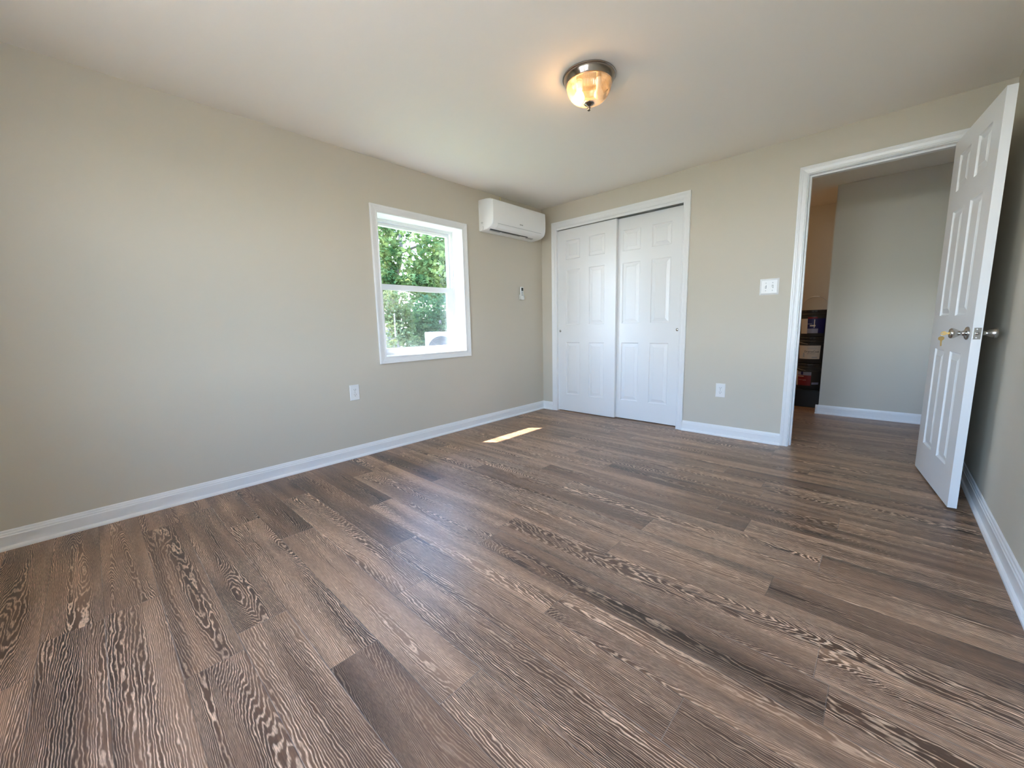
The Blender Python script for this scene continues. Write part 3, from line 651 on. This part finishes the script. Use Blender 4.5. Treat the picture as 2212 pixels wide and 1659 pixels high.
# ---------------------------------------------------------------- paint buckets in the hall
BX, BY, BZ = 2.395, 2.045, 0.2
shade_base = MB(); shade_base.box((BX-.165,BY-.165,0),(BX+.165,BY+.165,.185),.006).box((BX-.175,BY-.175,.185),(BX+.175,BY+.175,.20),.004)  # black base added where only shade lies, lifts the bucket stack
shade_base = shade_base.build('shade_base', M['shade_base'], loc=(BX, BY, 0)); tag(shade_base, 'low black box added in place of the shade under the paint buckets', 'box')
PITCH = .306
def bucket(z, label, handle_up=False):
    r = empty('paint_bucket', (BX, BY, z)); tag(r, label, 'bucket', 'paint buckets stacked in the hall')
    MB().lathe([(.0001,.0),(.124,.0),(.127,.004),(.138,.235),(.1385,.240),(.1435,.241),(.1435,.262),(.1395,.263),(.1395,.272),(.1435,.273),(.1435,.284),(.140,.285)], n=56).build('pail', M['pail'], r)
    lid = MB().lathe([(.1440,.278),(.1475,.280),(.1480,.298),(.1455,.302),(.137,.303),(.134,.297),(.0001,.297)], n=56)
    for k in range(28):
        a = 2*math.pi*k/28
        lid.add([(rr*math.cos(a+da), rr*math.sin(a+da), zz) for zz in (.281,.299) for rr, da in ((.147,-.05),(.1500,-.04),(.1500,.04),(.147,.05))], [(1,2,6,5),(0,1,5,4),(2,3,7,6),(4,5,6,7)])
    lid.build('lid', M['lid'], r)
    pts = []
    for k in range(25):
        a = math.pi*k/24; c, s = math.cos(a), math.sin(a)
        if handle_up: pts.append((.149*c*.90 , .149*c*-.44, .262 + .195*s**.75))
        else: pts.append((.152*math.cos(a+math.pi*1.12), .152*math.sin(a+math.pi*1.12), .262 - .045*math.sin(a)))
    hd = MB().tube(pts, .0021, 6).build('bail_handle', M['steel'], r)
    if handle_up: MB().tube(pts[10:16], .0065, 8).build('grip', M['plastic'], hd)
    else: MB().tube(pts[8:17], .0065, 8).build('grip', M['pail'], hd)
    return r
def wrap(r, name, m, a0, a1, z0, z1, off=.0006, parent=None):
    """curved label between bearings a0..a1 (degrees) and heights z0..z1 on the pail"""
    n = 20; R = lambda z: .127 + .011*(z/.235) + off
    vs = [(R(z)*math.cos(math.radians(a0+(a1-a0)*k/n)), R(z)*math.sin(math.radians(a0+(a1-a0)*k/n)), z) for z in (z0, z1) for k in range(n+1)]
    return MB().add(vs, [(k, k+1, n+2+k, n+1+k) for k in range(n)], True).build(name, m, parent or r)
def curve_text(r, txt, size, m, deg, z, parent):
    R = .127 + .011*(z/.235) + .0018
    return text_mesh(txt, size, 'lettering', m, parent, lambda x, y, zz: Vector((R*math.cos(math.radians(deg) + x/R), R*math.sin(math.radians(deg) + x/R), z + y)), 0.0)
FACE = -84.0     # bearing of the side towards the doorway
b3 = bucket(BZ + 0*PITCH, 'dark paint bucket with red label, lowest of the stack')
l3 = wrap(b3, 'label', M['red'], FACE-52, FACE+8, .045, .205); wrap(b3, 'label_edge', M['paper'], FACE-62, FACE-52, .040, .215); wrap(b3, 'label_head', M['lilac'], FACE-52, FACE+8, .165, .205, .0012, l3)
wrap(b3, 'label_stripe', M['paper'], FACE-52, FACE-22, .148, .156, .0014, l3); wrap(b3, 'emblem', M['blue'], FACE-35, FACE-25, .170, .208, .0018, l3)
wrap(b3, 'small_print', M['lilac'], FACE+12, FACE+44, .060, .085); curve_text(b3, 'interior eggshell', .012, M['paper'], FACE-28, .110, l3)
b2_ = bucket(BZ + 1*PITCH, 'dark paint bucket with plain cream label, middle of the stack')
l2 = wrap(b2_, 'label', M['paper'], FACE-56, FACE+38, .050, .205)
curve_text(b2_, 'DramaCoat', .030, M['ink'], FACE+2, .135, l2); curve_text(b2_, 'INTERIOR', .020, M['pale_grey'], FACE+2, .172, l2); curve_text(b2_, 'satin finish paint', .012, M['ink'], FACE, .112, l2)
wrap(b2_, 'small_print', M['pale_grey'], FACE-34, FACE-27, .070, .120, .0012, l2); wrap(b2_, 'small_print', M['pale_grey'], FACE+4, FACE+26, .062, .074, .0012, l2)
b1 = bucket(BZ + 2*PITCH, 'dark paint bucket with blue label and raised handle, topmost of the stack', True)
l1 = wrap(b1, 'label', M['blue'], FACE-24, FACE+50, .040, .205); wrap(b1, 'label_edge', M['paper'], FACE-58, FACE-24, .035, .205)
wrap(b1, 'label_band', M['red'], FACE-24, FACE+14, .205, .222); wrap(b1, 'label_foot', M['lilac'], FACE-24, FACE+20, .040, .092, .0012, l1)
wrap(b1, 'picture_mark', M['paper'], FACE-14, FACE+8, .118, .133, .0012, l1); wrap(b1, 'picture_mark', M['paper'], FACE+2, FACE+5, .100, .195, .0012, l1); wrap(b1, 'picture_mark', M['lilac'], FACE-24, FACE-6, .142, .150, .0012, l1)

# hall lamp further along the hall, out of the doorway's sight
hd_ = bpy.data.lights.new('hall_lamp', 'POINT'); ho = bpy.data.objects.new('hall_lamp', hd_); C.objects.link(ho)
hd_.energy = 1.5; hd_.color = (1.0, 0.62, 0.30); hd_.shadow_soft_size = .08; ho.location = (1.05, 1.5, 2.1)

# ---------------------------------------------------------------- outdoors
GZ = -0.45
g = MB().box((-40, -40, GZ-.2), (40, 40, GZ)).build('ground', M['ground']); tag(g, 'lawn outside the house under the trees', 'ground', kind='structure')
struct('trim_3', MB().box((-.74, YF-.75, 2.205), (-.2, 2.6, H+.12)).box((-.2, YF-.75, 2.205), (4.6, YF-.2, H+.12)).box((-.74, YF-.75, H+.12), (4.6, 2.6, 2.6)), M['siding'], 'roof eave above the windows outside', 'eave')
bounce_yard = MB().box((-3.0, YF-14, GZ), (9, YF-.5, GZ+.03)).build('bounce_yard', M['gravel']); tag(bounce_yard, 'unseen pale gravel added behind the viewer to bounce daylight inside', 'bounce_yard', kind='structure')  # unseen ground, added to throw warm daylight up onto the ceiling
def leaf_cloud(rnd, n, blobs, size, droop=.4):
    """maple like leaves scattered through ellipsoids (centre, radii)"""
    mb = MB(); shape = [(0,-.5),(.18,-.28),(.48,-.22),(.30,.02),(.46,.22),(.17,.18),(0,.55),(-.17,.18),(-.46,.22),(-.30,.02),(-.48,-.22),(-.18,-.28)]
    for i in range(n):
        c, r = rnd.choice(blobs)
        while True:
            q = Vector([rnd.uniform(-1, 1) for _ in range(3)])
            if q.length <= 1: break
        q = q * (q.length ** -.35 if q.length > .05 else 1)
        p = Vector(c) + Vector((q.x*r[0], q.y*r[1], q.z*r[2]))
        s = size * rnd.uniform(.65, 1.3)
        R = Euler((rnd.gauss(0, .6) - droop*.5, rnd.gauss(0, .6), rnd.uniform(0, 6.28))).to_matrix()
        vs = [p + R @ Vector((x*s, y*s, -abs(x)*s*.35)) for x, y in shape]
        k = len(mb.v); mb.v += [tuple(w) for w in vs]; mb.f.append(tuple(range(k, k+12))); mb.sm.append(False)
    return mb
def tree(name, loc, trunk_paths, blobs, n, size, m, label, cat, group=None, seed=1):
    r = empty(name, loc); tag(r, label, cat, group)
    L = Vector(loc)
    mb = MB()
    for pts, rs in trunk_paths: mb.tube([Vector(p) - L for p in pts], rs, 8)
    if trunk_paths: mb.build('trunk', M['bark'], r)
    lc = leaf_cloud(random.Random(seed), n, [(Vector(c) - L, rr) for c, rr in blobs], size)
    lc.build('foliage', m, r, weld=False)
    return r
tree('maple_tree', (-8.6, 2.95, GZ), [
    ([(-8.6,2.95,GZ),(-8.6,3.0,1.2),(-8.55,3.05,2.4),(-8.5,3.0,3.0)], [.30,.24,.20,.17]),
    ([(-8.55,3.05,2.3),(-8.4,3.25,2.9),(-8.4,3.38,3.6),(-8.3,3.3,4.6)], [.10,.085,.07,.05]),
    ([(-8.5,3.0,2.9),(-8.6,2.9,3.4),(-8.7,3.1,4.2)], [.17,.13,.08]),
    ([(-8.4,3.38,3.4),(-8.0,4.0,3.7),(-7.6,4.8,3.8)], [.05,.035,.02])],
    [((-7.2,3.2,3.3),(1.1,1.1,.7)), ((-7.0,4.2,3.2),(1.0,1.0,.8)), ((-6.8,3.7,2.6),(.9,1.0,.45)), ((-7.8,2.3,3.2),(.7,.5,.9)), ((-7.6,3.9,4.4),(1.4,1.8,.8)), ((-7.6,2.2,2.4),(.6,.4,.3)), ((-6.9,3.0,2.3),(.7,.8,.25)), ((-8.0,3.2,5.9),(1.7,2.2,1.3)), ((-8.2,1.2,5.6),(1.5,1.3,1.5)), ((-8.4,2.6,7.8),(1.6,2.2,1.2))],
    9500, .14, M['leaf_maple'], 'maple tree with dark trunk in the upper window pane', 'tree', seed=3)
tree('leafy_shrub', (-5.1, 2.3, GZ), [([(-5.1,2.3,GZ),(-5.1,2.3,1.2)], [.06,.03])],
    [((-5.1,2.1,1.25),(.6,.55,.6)), ((-5.2,2.8,1.2),(.6,.6,.65)), ((-5.0,2.4,.4),(.6,.85,.75)), ((-5.1,3.2,.6),(.6,.5,.9)), ((-5.0,1.75,.75),(.45,.25,.75))],
    5200, .085, M['leaf_shrub'], 'dense dark green shrub in the lower window pane', 'shrub', seed=5)
tree('flowering_shrub', (-4.7, .85, GZ), [([(-4.7,.85,GZ),(-4.7,.85,.8)], [.05,.03])],
    [((-4.7,.75,.75),(.4,.45,.6)), ((-4.6,.9,.25),(.45,.45,.6)), ((-4.8,1.05,1.1),(.3,.25,.4)), ((-4.8,.9,1.5),(.35,.38,.4))],
    4600, .065, M['leaf_yellow'], 'pale yellow green shrub at the left of the lower window pane', 'shrub', seed=6)
for i, (x, y, h_, lab) in enumerate(((-13.4, 4.4, 5.6, 'pale green tree behind the maple trunk, at the left of the window'), (-13.4, 8.4, 6.0, 'pale green tree far behind the maple, at the right of the window'),
                                     (-18.0, 7.0, 6.6, 'pale green tree furthest back, in the gap at the middle of the window'), (-18.0, 11.6, 6.4, 'pale green tree furthest back, at the right edge of the window'))):
    tree('background_tree', (x, y, GZ), [([(x,y,GZ),(x+.1,y,2.5),(x,y+.2,h_-1)], [.2,.15,.06])],
        [((x,y,h_*.3),(1.4,1.7,h_*.28)), ((x+.2,y-.2,h_*.6),(1.4,1.6,h_*.22)), ((x+.2,y+.1,h_*.12),(1.4,1.7,h_*.16))],
        2600, .26, M['leaf_far'], lab, 'tree', 'trees far behind the maple', seed=20+i)

for i, (x, y, h_) in enumerate(((-10.8, -2.6, 7.5), (-10.2, -7.0, 8.0), (-10.4, -11.6, 8.5))):  # unseen trees added to cut the sky reaching the left window
    tree('background_tree', (x, y, GZ), [([(x,y,GZ),(x+.1,y,2.5),(x,y+.2,h_-1)], [.25,.2,.08])],
        [((x,y,h_*.2),(1.7,2.0,h_*.22)), ((x,y,h_*.5),(1.8,2.1,h_*.25)), ((x,y,h_*.78),(1.6,1.8,h_*.17))],
        1800, .42, M['leaf_far'], ('tall unseen tree beside the maple, added to block sky', 'tall unseen middle tree of the added row blocking sky left of the house', 'tallest unseen tree of the added row blocking sky left of the house')[i], 'tree', 'added trees blocking sky beyond the left wall', seed=40+i)

# outdoor unit seen at the foot of the window
cu_ = empty('outdoor_condenser', (-2.35, .47, GZ), math.radians(38)); tag(cu_, 'white outdoor air conditioner unit seen through the window bottom', 'outdoor unit')
mb = MB().box((-.42,-.15,.80),(.42,.15,1.395),.012); mb.build('casing', M['ac_out'], cu_)
fr = MB()
for k in range(6): fr.tube([((.06+.035*k)*math.cos(a)-.14, -.158, 1.09+(.06+.035*k)*math.sin(a)) for a in [2*math.pi*j/40 for j in range(40)]], .003, 5, True)
for k in range(4): a = math.pi*k/4; fr.tube([(-.14-.24*math.cos(a),-.158,1.09-.24*math.sin(a)),(-.14+.24*math.cos(a),-.158,1.09+.24*math.sin(a))], .003, 5)
fr.build('fan_guard', M['dark_grey'], cu_)
MB().lathe([(.0001,-.1505),(.235,-.1505),(.245,-.149)], (-.14,0,1.09), 40, 'Y').build('fan_opening', M['dark_grey'], cu_)
MB().box((.13,-.152,.80),(.137,-.149,1.395)).build('seam', M['dark_grey'], cu_)
MB().box((.16,-.156,.86),(.38,-.149,1.34),.003).build('service_panel', M['ac_out'], cu_)
for x in (-.34, .34): MB().box((x-.03,-.14,0),(x+.03,.14,.80)).build('leg', M['pale_grey'], cu_)
